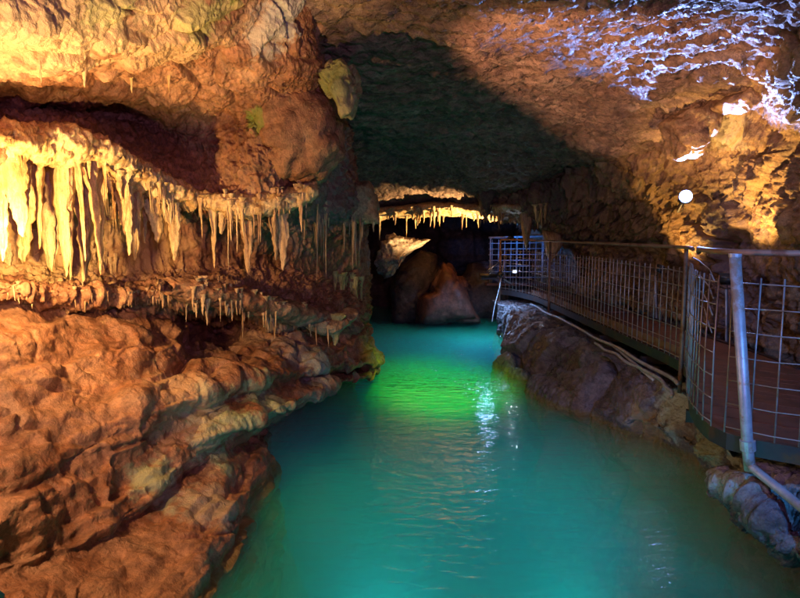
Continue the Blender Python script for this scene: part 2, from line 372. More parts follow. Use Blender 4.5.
# ------------------------------------------------------------------ cave: right wall
RW = [
 [(480,150,14.5),(505,160,14),(550,140,13.2),(600,110,11.6),(650,75,10),(700,40,8.7),(750,5,7.7),(800,-30,6.8),(900,-90,5.2),(1100,-220,3.4)],
 [(486,198,14.2),(505,200,13.6),(550,178,12.8),(600,150,11.3),(650,120,9.8),(700,92,8.4),(750,70,7.4),(800,66,6.5),(900,20,5.0),(1100,-60,3.2)],
 [(492,207,14.0),(508,207,13.4),(550,196,12.6),(600,180,11.4),(650,150,10.1),(700,128,8.7),(750,112,7.8),(800,110,6.9),(900,100,5.2),(1100,80,3.4)],
 [(500,212,15.0),(525,214,14.4),(560,222,13.4),(605,215,12.2),(655,186,10.7),(705,160,9.3),(755,148,8.4),(805,150,7.3),(905,150,5.6),(1100,150,3.6)],
 [(520,220,18),(548,225,16.4),(572,236,14.6),(612,232,12.8),(660,212,11.0),(710,190,9.4),(760,180,8.3),(810,180,7.0),(910,190,5.3),(1100,220,3.5)],
 [(530,250,19),(560,250,17.0),(585,256,15.0),(620,250,13.0),(665,238,11.2),(712,222,9.5),(760,215,8.2),(810,215,6.9),(910,240,5.3),(1100,300,3.5)],
 [(535,275,19),(570,275,17.0),(590,280,15.0),(630,285,12.6),(672,285,10.9),(716,285,9.4),(762,290,8.2),(812,300,7.0),(915,330,5.3),(1100,420,3.5)],
 [(540,300,19),(572,305,17.0),(595,315,15.0),(632,330,12.6),(674,345,10.9),(718,360,9.4),(765,390,8.2),(815,420,7.0),(920,480,5.3),(1100,600,3.5)],
]
C = [[P(*q) for q in row] for row in RW]
C.append([c + np.array((0, 0, -1.6)) for c in C[-1]])
G, rc, cc = loft(C, 1.6)
def f_right(p, n):
    dr = np.clip((p[:, 1] - 9.6) / 0.8, 0, 1) * np.clip((p[:, 2] - 1.9) / .4, 0, 1)
    return (0.16 * fbm(p, 0.9, 3) + (1 - .6 * dr) * (blocks(p, 0.7, 0.30, 0.45, (1, 1, 1), .25) + blocks(p + 4, 0.25, 0.06, 0.45, (1, 1, 1), .25)) + 0.09 * fbm(p, 0.25, 4, .6, ridged=True) + 0.03 * fbm(p, .08, 3, ridged=True)
            + dr * 0.26 * fbm(p, 0.34, 3, st=(1, 1, 0.13), ridged=True))
nn = normals_of(G); mid = (G.shape[0]//2, G.shape[1]//2)
sgn = 1 if nn[mid] @ (np.array((0, 0, CAMZ)) - G[mid]) > 0 else -1
G = displace(G, f_right, sgn)
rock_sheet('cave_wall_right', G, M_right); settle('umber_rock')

# ------------------------------------------------------------------ cave: back wall and lake bed
C = [[(x, 20.5 + 0.5 * math.sin(x * 1.3 + z), z) for x in np.linspace(-6, 8, 10)] for z in (5, 3.8, 2.6, 1.4, 0.2, -2.5)]
G, _, _ = loft(C, 2.2)
G = displace(G, lambda p, n: 0.3 * fbm(p, 1.2, 4) + blocks(p, 1.0, 0.3))
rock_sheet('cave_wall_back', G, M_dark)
C = [[(x, y, -2.6 + 0.15 * math.sin(x + y)) for x in np.linspace(-6, 8, 6)] for y in np.linspace(-2, 21.5, 8)]
G, _, _ = loft(C, 12)
rock_sheet('lake_bed', G, M_dark)

# ------------------------------------------------------------------ rock bank under the walkway
top = [P(503,292,15.2), P(510,291,14.3), P(530,300,13), P(565,316,11), P(610,334,9.0), P(650,353,7.7), P(690,376,6.45), P(722,410,5.3), P(752,458,4.4), P(800,480,4.2), P(900,500,4.0), P(1050,560,3.6)]
mid1 = [P(500,308,15.0), P(503,312,13.6), P(516,322,12.2), P(548,338,10.4), P(598,360,8.4), P(640,380,7.1), P(680,405,6.1), P(714,436,5.15), P(748,482,4.25), P(798,520,3.8), P(890,580,3.2), P(1040,700,2.6)]
mid2 = [P(500,318,14.6), P(503,338,12.4), P(512,356,11.0), P(540,376,9.6), P(582,398,8.0), P(634,420,6.75), P(678,446,5.85), P(712,466,5.05), P(745,500,4.15), P(792,546,3.55), P(880,630,2.8), P(1030,800,2.1)]
wl = [PW(503,325), PW(501,342), PW(505,366), PW(535,389), PW(578,413), PW(636,440), PW(680,466), PW(712,488), PW(746,514), PW(792,562), PW(880,660), PW(1020,820)]
uw = [c + np.array((-0.1, 0, -0.9)) for c in wl]; uw2 = [c + np.array((0, 0, -1.6)) for c in uw]
back = [c + np.array((1.6, 0.1, -0.1)) for c in top]
G, rc, cc = loft([back, top, mid1, mid2, wl, uw, uw2], 1.5)
def f_bank(p, n):
    near = np.clip((5.4 - p[:, 1]) / 1.0, 0, 1)
    return (0.12 * fbm(p, 0.8, 3) + (1 - 0.6 * near) * blocks(p, 1.05, 0.42, 0.3, (1, 1, .6), 0.3) + blocks(p + 9, 0.34, 0.05, 0.3, (1, 1, .8), .3) + near * blocks(p + 3, 0.13, 0.08, 0.3)
            + 0.05 * fbm(p, 0.16, 4, .6) + 0.018 * fbm(p, 0.05, 3, ridged=True)) * np.where(p[:, 2] > 1.2, 0.3, 1)
nn = normals_of(G); k = G.shape[0] * 2 // 5; j = G.shape[1] // 2
sgn = 1 if nn[k, j] @ (np.array((0, 0, CAMZ)) - G[k, j]) > 0 else -1
G = displace(G, f_bank, sgn)
lim = 0.68 + 0.10 * fbm(G.reshape(-1, 3), 0.25, 4, .6).reshape(G.shape[:2]); G[..., 2] = np.minimum(G[..., 2], lim)
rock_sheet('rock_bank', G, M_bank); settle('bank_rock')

# ------------------------------------------------------------------ water
t = NT('lake_water')
pos = t.node('ShaderNodeNewGeometry').outputs['Position']
drip = PW(478, 345)
dd = t.node('ShaderNodeVectorMath', operation='DISTANCE'); t.set(dd.inputs[0], pos); dd.inputs[1].default_value = tuple(drip)
near = t.smooth(dd.outputs['Value'], 5.2, 1.4)
mv = t.node('ShaderNodeMapping', {'Vector': pos, 'Scale': (0.75, 1.7, 1)}).outputs[0]
w1 = t.noise(mv, 5, 2, 0.5, 0.5); w2 = t.noise(mv, 13, 2, 0.5, 0.6); w3 = t.noise(mv, 1.3, 2, .5)
hh = t.math('ADD', t.math('MULTIPLY', w1, 0.65), t.math('ADD', t.math('MULTIPLY', w2, t.math('ADD', 0.12, t.math('MULTIPLY', near, 0.25))), t.math('MULTIPLY', w3, 0.5)))
st = t.math('ADD', 0.22, t.math('MULTIPLY', t.math('POWER', near, 2.0), 4.5))
bp = t.node('ShaderNodeBump', {'Height': hh, 'Strength': 1.0, 'Distance': t.math('MULTIPLY', st, 0.10)})
bf = t.node('ShaderNodeNewGeometry').outputs['Backfacing']
ior = t.math('SUBTRACT', 1.33, t.math('MULTIPLY', bf, 1.33 - 1 / 1.33))
fr = t.node('ShaderNodeFresnel', {'IOR': ior, 'Normal': bp.outputs[0]})
tr = t.node('ShaderNodeBsdfTransparent', {'Color': (1, 1, 1, 1)})
gl = t.node('ShaderNodeBsdfGlossy', {'Color': (1, 1, 1, 1), 'Roughness': 0.03, 'Normal': bp.outputs[0]})
mx = t.node('ShaderNodeMixShader', {0: fr.outputs[0], 1: tr.outputs[0], 2: gl.outputs[0]})
t.t.links.new(mx.outputs[0], t.out.inputs['Surface'])
vs = t.node('ShaderNodeVolumeScatter', {'Color': (0.02, 0.76, 0.33, 1), 'Density': 1.3, 'Anisotropy': 0.0})
va = t.node('ShaderNodeVolumeAbsorption', {'Color': (0.02, 0.75, 0.68, 1), 'Density': 0.18})
ad = t.node('ShaderNodeAddShader', {0: vs.outputs[0], 1: va.outputs[0]})
t.t.links.new(ad.outputs[0], t.out.inputs['Volume'])
V, F = box_vf((-5.5, -1.5, -2.75), (7.5, 21.2, 0))
o = link('water', pymesh('water', V, F), t.m, smooth=False); o['kind'] = 'structure'

# ------------------------------------------------------------------ boulders and blocks
def star_rock(name, outline, depth, thick, mat, label, cat='rock', amp=0.06, size=0.3, bl=0.0, lev=5, tilt=0.0, group=None):
    c = np.mean(outline, axis=0); ctr = P(c[0], c[1], depth)
    ang = np.array([math.atan2(-(y - c[1]), x - c[0]) for x, y in outline]); rad = np.array([math.hypot(x - c[0], y - c[1]) for x, y in outline]) * depth / FPX
    s = np.argsort(ang); ang, rad = ang[s], rad[s]
    X = rad * np.cos(ang); Y = rad * np.sin(ang)
    bm = bmesh.new(); bmesh.ops.create_icosphere(bm, subdivisions=lev, radius=1)
    v = np.array([q.co[:] for q in bm.verts]); F = [tuple(w.index for w in f.verts) for f in bm.faces]; bm.free()
    th = np.arctan2(v[:, 2], v[:, 0])
    # radius of the straight-sided outline in direction th
    r = np.zeros(len(v)); n = len(ang)
    for k in range(n):
        a0, a1 = ang[k], ang[(k + 1) % n]
        m = (th >= a0) & (th < a1) if a1 > a0 else (th >= a0) | (th < a1)
        x0, y0, x1, y1 = X[k], Y[k], X[(k + 1) % n], Y[(k + 1) % n]
        ex, ey = x1 - x0, y1 - y0
        den = np.cos(th[m]) * ey - np.sin(th[m]) * ex
        r[m] = (x0 * ey - y0 * ex) / np.where(np.abs(den) < 1e-6, 1e-6, den)
    h = np.hypot(v[:, 0], v[:, 2]); hs = h ** 0.55
    p = np.stack([r * hs * np.cos(th), v[:, 1] * thick * np.where(np.abs(v[:, 1]) > 0, np.abs(v[:, 1]) ** -0.25, 1), r * hs * np.sin(th)], 1)
    p[:, 1] += tilt * p[:, 2]
    w = p + ctr
    nrm = p / (np.linalg.norm(p, axis=1)[:, None] + 1e-6)
    d = amp * fbm(w, size, 4, .6) + (blocks(w, size * 1.2, bl) if bl else 0) + amp * .3 * fbm(w, size * .25, 3, ridged=True)
    p = p + nrm * np.asarray(d)[:, None]
    me = mesh_quads(name, p, F)
    o = link(name, me, mat); o.location = Vector(ctr)
    tag(o, label, cat, group)
    BVHS.append(BVHTree.FromPolygons([tuple(q) for q in (p + ctr)], F))
    return o
star_rock('hanging_block', [(321,76),(331,64),(343,60),(354,76),(357,97),(352,116),(342,115),(332,98)], 5.85, 0.2, M_moss, 'angular greenish block hanging from the overhang edge against the dark ceiling', 'rock', 0.045, 0.16, 0.09)
star_rock('rock_pendant', [(343,224),(348,200),(356,184),(369,183),(376,196),(380,224)], 8.3, 0.25, M_tan, 'tan dome-shaped lump with a flat base hanging beside the ledge', 'rock', 0.03, 0.2, 0.05)
star_rock('fallen_block', [(416,326),(419,297),(431,291),(443,261),(452,266),(464,284),(482,322)], 16.0, 0.8, M_brown, 'brown triangular block standing in the far water', 'rock', 0.05, 0.6, 0.2)
star_rock('pale_boulder', [(378,262),(380,241),(396,236),(428,241),(418,248),(404,256),(396,272),(384,276)], 15.4, 0.4, M_pale, 'pale angular boulder lit in the dark passage mouth', 'rock', 0.08, 0.25, 0.22)
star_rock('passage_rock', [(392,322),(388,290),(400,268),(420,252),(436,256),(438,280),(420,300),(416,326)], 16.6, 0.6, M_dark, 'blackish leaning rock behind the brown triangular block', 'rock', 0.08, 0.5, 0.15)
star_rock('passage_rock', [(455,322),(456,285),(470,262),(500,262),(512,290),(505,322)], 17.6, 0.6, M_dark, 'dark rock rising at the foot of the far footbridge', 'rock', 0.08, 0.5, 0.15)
star_rock('overhang_nose', [(250,110),(262,88),(285,82),(318,88),(336,110),(338,150),(318,176),(290,182),(262,160)], 6.15, 0.32, M_left, 'big rounded ochre rock nose between the recess and the dark ceiling', 'rock', 0.06, 0.35, 0.12)
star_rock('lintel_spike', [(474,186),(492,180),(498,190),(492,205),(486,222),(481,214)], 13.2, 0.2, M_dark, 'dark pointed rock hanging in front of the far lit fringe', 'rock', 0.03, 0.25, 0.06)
star_rock('stone_pendant', [(519,212),(532,212),(531,228),(527,251),(523,236)], 13.4, 0.12, M_flow2, 'thin brown pendant hanging above the far walkway lamp', 'rock', 0.02, 0.12, lev=4)
star_rock('stone_pendant', [(542,230),(560,234),(562,244),(552,262),(547,255)], 13.4, 0.16, M_flow2, 'short wide ochre pendant hanging over the far handrail', 'rock', 0.03, 0.14, lev=4)

star_rock('wall_knob', [(664,124),(688,102),(714,96),(710,128),(698,158),(676,160)], 8.35, 0.3, M_right, 'brown knob of rock jutting from the wall above the white spot lamp', 'rock', 0.06, 0.3, 0.12)
star_rock('wall_knob', [(722,104),(744,84),(772,76),(768,98),(742,114)], 7.7, 0.25, M_right, 'dark slanting knob of rock under the ceiling edge beside the amber wall', 'rock', 0.06, 0.3, 0.12)

def ledge(name, pts, ry, rz, mat, label, amp=0.05, size=0.12):
    pts = catmull(np.array([P(*q) for q in pts]), [30] * (len(pts) - 1)); n = len(pts); k = 40
    T = np.gradient(pts, axis=0); T /= np.linalg.norm(T, axis=1)[:, None]
    up = np.array((0, 0, 1.0)); S = np.cross(T, up); S /= np.linalg.norm(S, axis=1)[:, None]
    a = np.linspace(0, 2 * math.pi, k, endpoint=False); e = np.sin(np.linspace(0.12, math.pi - 0.12, n)) ** 0.4
    G = pts[:, None] + (S[:, None] * np.cos(a)[None, :, None] * ry + up * np.sin(a)[None, :, None] * rz) * e[:, None, None]
    nr = (G - pts[:, None]); nr /= np.linalg.norm(nr, axis=2)[..., None]
    f = G.reshape(-1, 3)
    G = G + nr * (amp * 1.4 * fbm(f, size * 2.2, 5, .68) + amp * .5 * fbm(f, size * .8, 3, .6, st=(.6, .6, 1.6), ridged=True)).reshape(n, k, 1)
    o0 = G[0].mean(0); F = grid_quads(n, k, True).tolist()
    V = G.reshape(-1, 3)
    me = mesh_quads(name, V - o0, F)
    o = link(name, me, mat); o.location = Vector(o0); tag(o, label, 'rock ledge')
    BVHS.append(BVHTree.FromPolygons([tuple(q) for q in V], F))
    return o
ledge('drip_ledge', [(165,287,5.55),(205,292,5.95),(250,303,6.4),(290,312,6.9),(325,318,7.5)], 0.20, 0.13, M_left, 'ochre drip ledge fringed with stubby stalactites above the dark hollow')
ledge('drip_ledge', [(305,322,7.25),(330,326,7.5),(352,312,7.9)], 0.16, 0.09, M_flow2, 'short ochre shelf with a green pendant tip above the brown ledge')
ledge('drip_ledge', [(370,214,14.4),(410,211,14.4),(450,208,14.2),(480,210,14.0),(515,208,13.6),(548,208,13.3)], 0.6, 0.16, M_flow, 'far rock lintel whose warm lit fringe hangs over the passage mouth', 0.09, 0.25)
ledge('drip_ledge', [(-60,136,4.0),(0,142,4.40),(40,144,4.68),(80,148,4.92),(115,164,5.2),(150,182,5.5),(192,198,5.75)], 0.20, 0.13, M_flow, 'broad lit fretted shelf carrying the fat flowstone columns', 0.09, 0.11)
ledge('drip_ledge', [(190,196,5.75),(225,206,5.85),(262,206,5.95),(300,198,6.1),(312,186,6.2)], 0.16, 0.10, M_flow, 'lit ochre shelf carrying the stalactites below the recess', 0.06, 0.1)

# ------------------------------------------------------------------ stalactites
def stal_mesh(name, seed, rings=9, sides=9, flute=0.0, flare=1.5, wob=0.06, knob=0.1):
    r = random.Random(seed); V, F = [], []
    ox = oy = 0
    ph = [r.uniform(0, 6.28) for _ in range(4)]
    for i in range(rings):
        tt = i / (rings - 1)
        rad = (1 - tt) ** 0.75 * 0.9 + 0.10 + (flare - 1) * math.exp(-tt * 9)
        rad *= 1 + 0.16 * math.sin(tt * 17 + ph[0]) * (1 - tt) + r.uniform(-knob, knob)
        if i == rings - 1: rad = 0.05
        ox += r.uniform(-wob, wob); oy += r.uniform(-wob, wob)
        for k in range(sides):
            a = 2 * math.pi * k / sides
            q = rad * (1 + flute * math.sin(3 * a + ph[1] + tt * 1.5) + flute * .7 * math.sin(5 * a + ph[2] - tt) + r.uniform(-0.05, 0.05))
            V.append((ox + q * math.cos(a), oy + q * math.sin(a), -tt))
    for i in range(rings - 1):
        for k in range(sides):
            k2 = (k + 1) % sides
            F.append((i * sides + k, (i + 1) * sides + k, (i + 1) * sides + k2, i * sides + k2))
    return pymesh(name, V, F)
THIN = {m.name: [] for m in (M_flow, M_flow2, M_flow3)}; FAT = {m.name: [] for m in (M_flow, M_flow2, M_flow3)}
for m in (M_flow, M_flow2, M_flow3):
    for s in range(9):
        me = stal_mesh('stalactite', 100 + s, 12, 8, 0.08, 1.8, 0.16, 0.2); me.materials.append(m); THIN[m.name].append(me)
        me = stal_mesh('flowstone_column', 300 + s, 26, 20, 0.20, 1.35, 0.10, 0.16); me.materials.append(m); FAT[m.name].append(me)
    for me in THIN[m.name] + FAT[m.name]: me.polygons.foreach_set('use_smooth', np.ones(len(me.polygons), bool))
def stal(px, y0, y1, wpx, mat, label, group, fat=False, depth=None, name='stalactite', back=0.02):
    h = P(px, y0, depth) if depth else hit(px, y0)
    if h is None: return
    d = h[1]; s = d / FPX
    o = bpy.data.objects.new(name, R.choice((FAT if fat else THIN)[mat.name])); COL.objects.link(o)
    o.location = (h[0], h[1] + back, h[2] + (0.03 if not fat else 0.05))
    fl = R.uniform(0.8, 1.9) if fat else R.uniform(.8, 1.25)
    o.scale = (wpx * s / 2 * fl, wpx * s / 2 / max(fl, 1) ** .5, (y1 - y0) * s + 0.03)
    o.rotation_euler = (R.uniform(-.04, .04), R.uniform(-.04, .04), R.uniform(-.5, .9) if fat else R.uniform(0, 6.28))
    tag(o, label, 'stalactite', group); return o
# the glowing alcove: fat flowstone columns
lab = 'fat amber flowstone column in the brightly lit alcove'; grp = 'flowstone columns of the lit alcove'
for (px, y0, y1, w, d) in [(8,150,238,15,4.42),(24,152,215,9,4.62),(36,154,250,10,4.68),(58,160,278,15,4.86),(67,160,281,11,4.9),(75,152,262,8,4.80),(92,164,276,15,5.0),
                           (-6,150,262,16,4.45),(118,176,236,10,5.25),(14,150,262,26,4.95),(46,158,272,22,5.15),(82,165,284,24,5.3),(133,184,262,12,5.42),(152,190,244,16,5.6),(172,195,262,12,5.65)]:
    stal(px, y0, y1, w, M_flow, lab, grp, True, d, 'flowstone_column')
# curtain right of it
lab = 'slender amber stalactite hanging in the lit alcove curtain'; grp = 'stalactites of the lit alcove curtain'
def clusters(x0, x1, n, spread):
    out = []
    while len(out) < n:
        c = R.uniform(x0, x1); k = R.randint(2, 6); big = R.random()
        for q in range(k): out.append((min(max(c + R.gauss(0, spread), x0), x1), big))
    return out[:n]
for px, big in clusters(96, 206, 38, 4):
    f = (px - 96) / 110; y0 = 172 + 30 * f + R.uniform(-8, 22)
    stal(px, y0, y0 + 10 + (20 + 50 * big) * R.random() ** 1.6, 2 + (2 + 7 * big) * R.random() ** 1.5, M_flow, lab, grp, R.random() < .4)
lab = 'small amber stalactite between the flowstone columns of the alcove'; grp = 'small stalactites between the alcove columns'
for px, big in clusters(-6, 132, 70, 5):
    y0 = R.uniform(160, 262)
    stal(px, y0, y0 + 9 + (14 + 26 * big) * R.random() ** 1.4, 2 + (2 + 5 * big) * R.random(), M_flow, lab, grp, R.random() < .4)
lab = 'tiny amber drip under the rim of the alcove floor'; grp = 'drips under the alcove floor rim'
for px, big in clusters(-4, 168, 44, 7):
    y0 = R.uniform(284, 298)
    stal(px, y0, y0 + 6 + (4 + 12 * big) * R.random(), R.uniform(1.8, 4), M_flow2, lab, grp, name='rock_drip')
# shelf row
lab = 'ochre stalactite hanging from the lit shelf below the recess'; grp = 'stalactites of the lit shelf'
for px, big in clusters(196, 308, 50, 4):
    y0 = 208 + R.uniform(-16, 6) - (12 if px > 295 else 0)
    ln = (8 + (15 + 65 * big) * R.random() ** 2) * (0.6 if px > 285 else 1)
    stal(px, y0, y0 + ln, 2 + (2 + 6 * big) * R.random() ** 1.5, M_flow if px < 250 else M_flow2, lab, grp, R.random() < .35)
for (px, y0, y1, w) in [(213,203,270,8),(222,205,236,10),(272,205,262,11),(280,206,272,9),(248,226,275,10)]:
    stal(px, y0, y1, w, M_flow2 if px > 240 else M_flow, 'thick fluted ochre drip column hanging from the lit shelf', 'thick drip columns of the lit shelf', True, 5.75 + (px - 200) * .004, 'flowstone_column')
# straws in the dark
lab = 'thin grey straw stalactite hanging in the dark behind the shelf'; grp = 'straw stalactites in the dark gap'
for px, big in clusters(302, 360, 24, 4):
    y0 = R.uniform(200, 224)
    stal(px, y0, y0 + 12 + 60 * R.random() ** 1.6, R.uniform(1.6, 3), M_flow2, lab, grp, name='straw_stalactite')
# lower fringe
lab = 'stubby ochre stalactite in the lower fringe above the dark hollow'; grp = 'stalactites of the lower fringe'
for px, big in clusters(166, 328, 72, 6):
    f = (px - 168) / 158; yb = 290 + 27 * f; y0 = yb + R.uniform(-22, 12)
    stal(px, y0, y0 + 6 + (8 + 26 * big) * R.random() ** 1.5, R.uniform(2, 5), M_flow2, lab, grp, R.random() < .25)
# yellow-green curtain
lab = 'pale yellow-green stalactite in the short curtain by the passage'; grp = 'yellow-green curtain stalactites'
for i in range(11):
    px = 333 + i * 2.9 + R.uniform(-2, 2); y0 = 276 + R.uniform(-3, 3)
    stal(px, y0, y0 + R.uniform(22, 44), R.uniform(3.5, 6), M_flow3, lab, grp)
stal(333, 318, 348, 11, M_flow3, 'broad green-tinged pendant tip under the short ochre shelf', None, True, 7.45)
# far lintel fringe
lab = 'small warm lit stalactite in the fringe of the far lintel'; grp = 'stalactites of the far lintel'
for px, big in clusters(374, 546, 56, 6):
    f = (px - 374) / 172; y0 = 213 - 3 * f + R.uniform(-6, 5)
    stal(px, y0, y0 + 6 + (5 + 16 * big) * R.random() ** 1.3, R.uniform(1.8, 4), M_flow2 if R.random() < .5 else M_flow, lab, grp)
# drops on the upper lip
for (px, y0, y1) in [(37,54,80),(83,72,86),(130,78,92),(168,74,92)]:
    stal(px, y0, y1, 4, M_flow, 'single short drip stalactite on the lip of the upper overhang', 'drips on the upper overhang lip', name='rock_drip')
for (px, y0, y1) in [(344,222,252),(350,222,236),(362,222,238),(374,222,232)]:
    stal(px, y0, y1, 3, M_flow2, 'short drip hanging under the tan dome-shaped lump', 'drips under the dome-shaped lump', name='rock_drip')

# ------------------------------------------------------------------ walkway
DECK, RAIL = 0.95, 2.15
path_c = np.array([(5.2, 2.0), (4.2, 2.65), (3.2, 3.38), (2.6, 3.84), (2.24, 4.2), (2.40, 4.95), (2.99, 6.4), (3.03, 8.0), (3.03, 10.0), (3.01, 12.0), (2.96, 13.6), (2.7, 14.7), (2.45, 15.2)])
pp = catmull(path_c, [24] * (len(path_c) - 1))
seg = np.r_[0, np.cumsum(np.linalg.norm(np.diff(pp, axis=0), axis=1))]
def at(s):
    s = min(max(s, 0), seg[-1]); p = np.array((np.interp(s, seg, pp[:, 0]), np.interp(s, seg, pp[:, 1])))
    q = np.array((np.interp(min(s + .05, seg[-1]), seg, pp[:, 0]), np.interp(min(s + .05, seg[-1]), seg, pp[:, 1])))
    q0 = np.array((np.interp(max(s - .05, 0), seg, pp[:, 0]), np.interp(max(s - .05, 0), seg, pp[:, 1])))
    tv = (q - q0) / np.linalg.norm(q - q0); return p, tv, np.array((tv[1], -tv[0]))
def s_of(y): return float(np.interp(y, pp[:, 1], seg))
walk = empty('walkway', (3.0, 6.4, DECK)); tag(walk, 'rusty steel walkway with wire mesh railing bolted along the rock bank', 'walkway')
OFF = Vector((3.0, 6.4, DECK))
def part(name, vf, mat, parent=walk, off=OFF, smooth=False, bev=0):
    V, F = vf
    me = pymesh(name, [Vector(v) - off for v in V], F)
    if bev: bevel_mesh(me, bev)
    return link(name, me, mat, parent, smooth)
Ltot = seg[-1]; s = s_of(6.4); lap = 0.0
ring = [at(s_of(6.385) * k / 70)[0] for k in range(71)] + [np.array(q) for q in ((3.98, 6.385), (4.7, 5.0), (5.8, 3.2))]
nq = len(ring); V = [Vector((*q, DECK)) for q in ring] + [Vector((*q, DECK - 0.03)) for q in ring]
me0 = pymesh('deck_board', [v - OFF for v in V], [tuple(range(nq)), tuple(range(2 * nq - 1, nq - 1, -1))] + [(k, k + nq, (k + 1) % nq + nq, (k + 1) % nq) for k in range(nq)])
bdir = Vector((0.64, 0.77, 0)).normalized(); lo = min((v - OFF).dot(bdir) for v in V); hi = max((v - OFF).dot(bdir) for v in V); q = lo
while q < hi:
    bm = bmesh.new(); bm.from_mesh(me0)
    for co, no in ((bdir * q, -bdir), (bdir * (q + 0.142), bdir)):
        bmesh.ops.bisect_plane(bm, geom=bm.verts[:] + bm.edges[:] + bm.faces[:], plane_co=co, plane_no=no, clear_outer=True)
        ed = [e for e in bm.edges if e.is_boundary]
        if ed: bmesh.ops.holes_fill(bm, edges=ed)
    if len(bm.faces) > 2:
        me = bpy.data.meshes.new('deck_board'); bm.to_mesh(me); b = link('deck_board', me, M_deck, walk, False); b.location.z = R.uniform(-.004, .003)
    bm.free(); q += 0.15
while s < Ltot - 0.05:
    s1 = min(s + 0.90, Ltot); V, F = [], []
    n = 5
    for k in range(n + 1):
        p, tv, sd = at(s + (s1 - s - 0.012) * k / n)
        for (o_, z) in ((0.0, DECK), (1.0, DECK), (1.0, DECK - .03), (0.0, DECK - .03)): V.append(Vector((*(p + sd * o_), z - lap)))
    for k in range(n):
        for e in range(4): F.append((k * 4 + e, k * 4 + (e + 1) % 4, (k + 1) * 4 + (e + 1) % 4, (k + 1) * 4 + e))
    F.append((0, 3, 2, 1)); F.append((n * 4, n * 4 + 1, n * 4 + 2, n * 4 + 3))
    lap = (lap + 0.005) % 0.0249
    part('deck_panel', (V, F), M_deck); s = s1
def ribbon(s0, s1, o0, o1, z0, z1, n):
    V, F = [], []
    for k in range(n + 1):
        p, tv, sd = at(s0 + (s1 - s0) * k / n)
        for (o_, z) in ((o0, z1), (o1, z1), (o1, z0), (o0, z0)): V.append(Vector((*(p + sd * o_), z)))
    for k in range(n):
        for e in range(4): F.append((k * 4 + e, k * 4 + (e + 1) % 4, (k + 1) * 4 + (e + 1) % 4, (k + 1) * 4 + e))
    F.append((0, 3, 2, 1)); F.append((n * 4, n * 4 + 1, n * 4 + 2, n * 4 + 3)); return V, F
part('edge_beam', ribbon(0, Ltot, -0.055, -0.004, DECK - 0.10, DECK + 0.012, 90), M_beam)
part('edge_beam', ribbon(s_of(6.4), Ltot, 1.004, 1.055, DECK - 0.14, DECK + 0.012, 90), M_beam)
part('kick_plate', ribbon(s_of(6.45), s_of(13.9), 0.012, 0.02, DECK + 0.004, DECK + 0.12, 60), M_rust)
sA, sB, sC, sD = s_of(4.2), s_of(6.4), s_of(12.3), Ltot - 0.05
def vert(s, o_, z): p, tv, sd = at(s); return Vector((*(p + sd * o_), z))
# posts
a0 = P(735, 257, 4.0); a1 = P(748, 452, 4.0); a2 = P(750, 470, 4.0)
part('post', tube([a0, a1, a2], 0.036, 14), M_galv, smooth=True)
part('post_cap', tube([a0 + (0, 0, -.002), a0 + (0, 0, 0.02)], 0.039, 14), M_galv)
part('post_clamp', tube([P(747.4, 440, 4.0), P(748, 450, 4.0)], 0.048, 14), M_galv)
for s in (sB, sC, sD):
    part('post', tube([vert(s, -0.075, DECK - 0.30 if s != sC else 0.35), vert(s, -0.075, RAIL)], 0.021, 10), M_rust, smooth=True)
# handrails: far section and near section
part('handrail', tube([vert(s_of(5.72) + (sD - s_of(5.72)) * k / 60, -0.075, RAIL + 0.012) for k in range(61)], 0.019, 10), M_rust, smooth=True)
part('handrail', tube([vert(s_of(2.1) + (s_of(5.3) - s_of(2.1)) * k / 40, -0.03, RAIL + (0.03 if k < 40 else 0.0)) for k in range(41)], 0.021, 10), M_rust, smooth=True)
# bent wire ends at the gap
for k, z in enumerate((2.08, 1.94, 1.80, 1.66)):
    part('bent_wire', tube([vert(s_of(5.9), -0.07, z), vert(s_of(5.6), -0.02 + .02 * k, z - .02), vert(s_of(5.3), 0.06, z - .08), vert(s_of(5.1), 0.09, z - .16)], 0.006, 6), M_wire, smooth=True)
# mesh rods and wires in bays
bays = [(s_of(2.2), sA - .06), (sA + .06, s_of(6.2)), (sB + .08, sC - .06), (sC + .06, sD - .04)]
for bi, (b0, b1) in enumerate(bays):
    n = max(3, int((b1 - b0) / (0.13 if bi < 2 else 0.16))); topz = RAIL - 0.13 if bi < 2 else RAIL - 0.20
    sag = [R.uniform(-.012, .012) for _ in range(n + 1)]
    for k in range(n + 1):
        s = b0 + (b1 - b0) * k / n + sag[k]
        part('mesh_rod', tube([vert(s, -0.07, DECK + 0.02), vert(s, -0.07 + R.uniform(-.008, .008), 1.5), vert(s + R.uniform(-.01, .01), -0.07, topz)], 0.0055 if bi < 2 else 0.006, 6), M_wire, smooth=True)
    nh = 7
    for k in range(nh):
        z = DECK + 0.06 + (topz - DECK - 0.10) * k / (nh - 1)
        m = 14
        part('mesh_wire', tube([vert(b0 + (b1 - b0) * q / m, -0.078, z + R.uniform(-.006, .006)) for q in range(m + 1)], 0.0045, 5), M_wire, smooth=True)
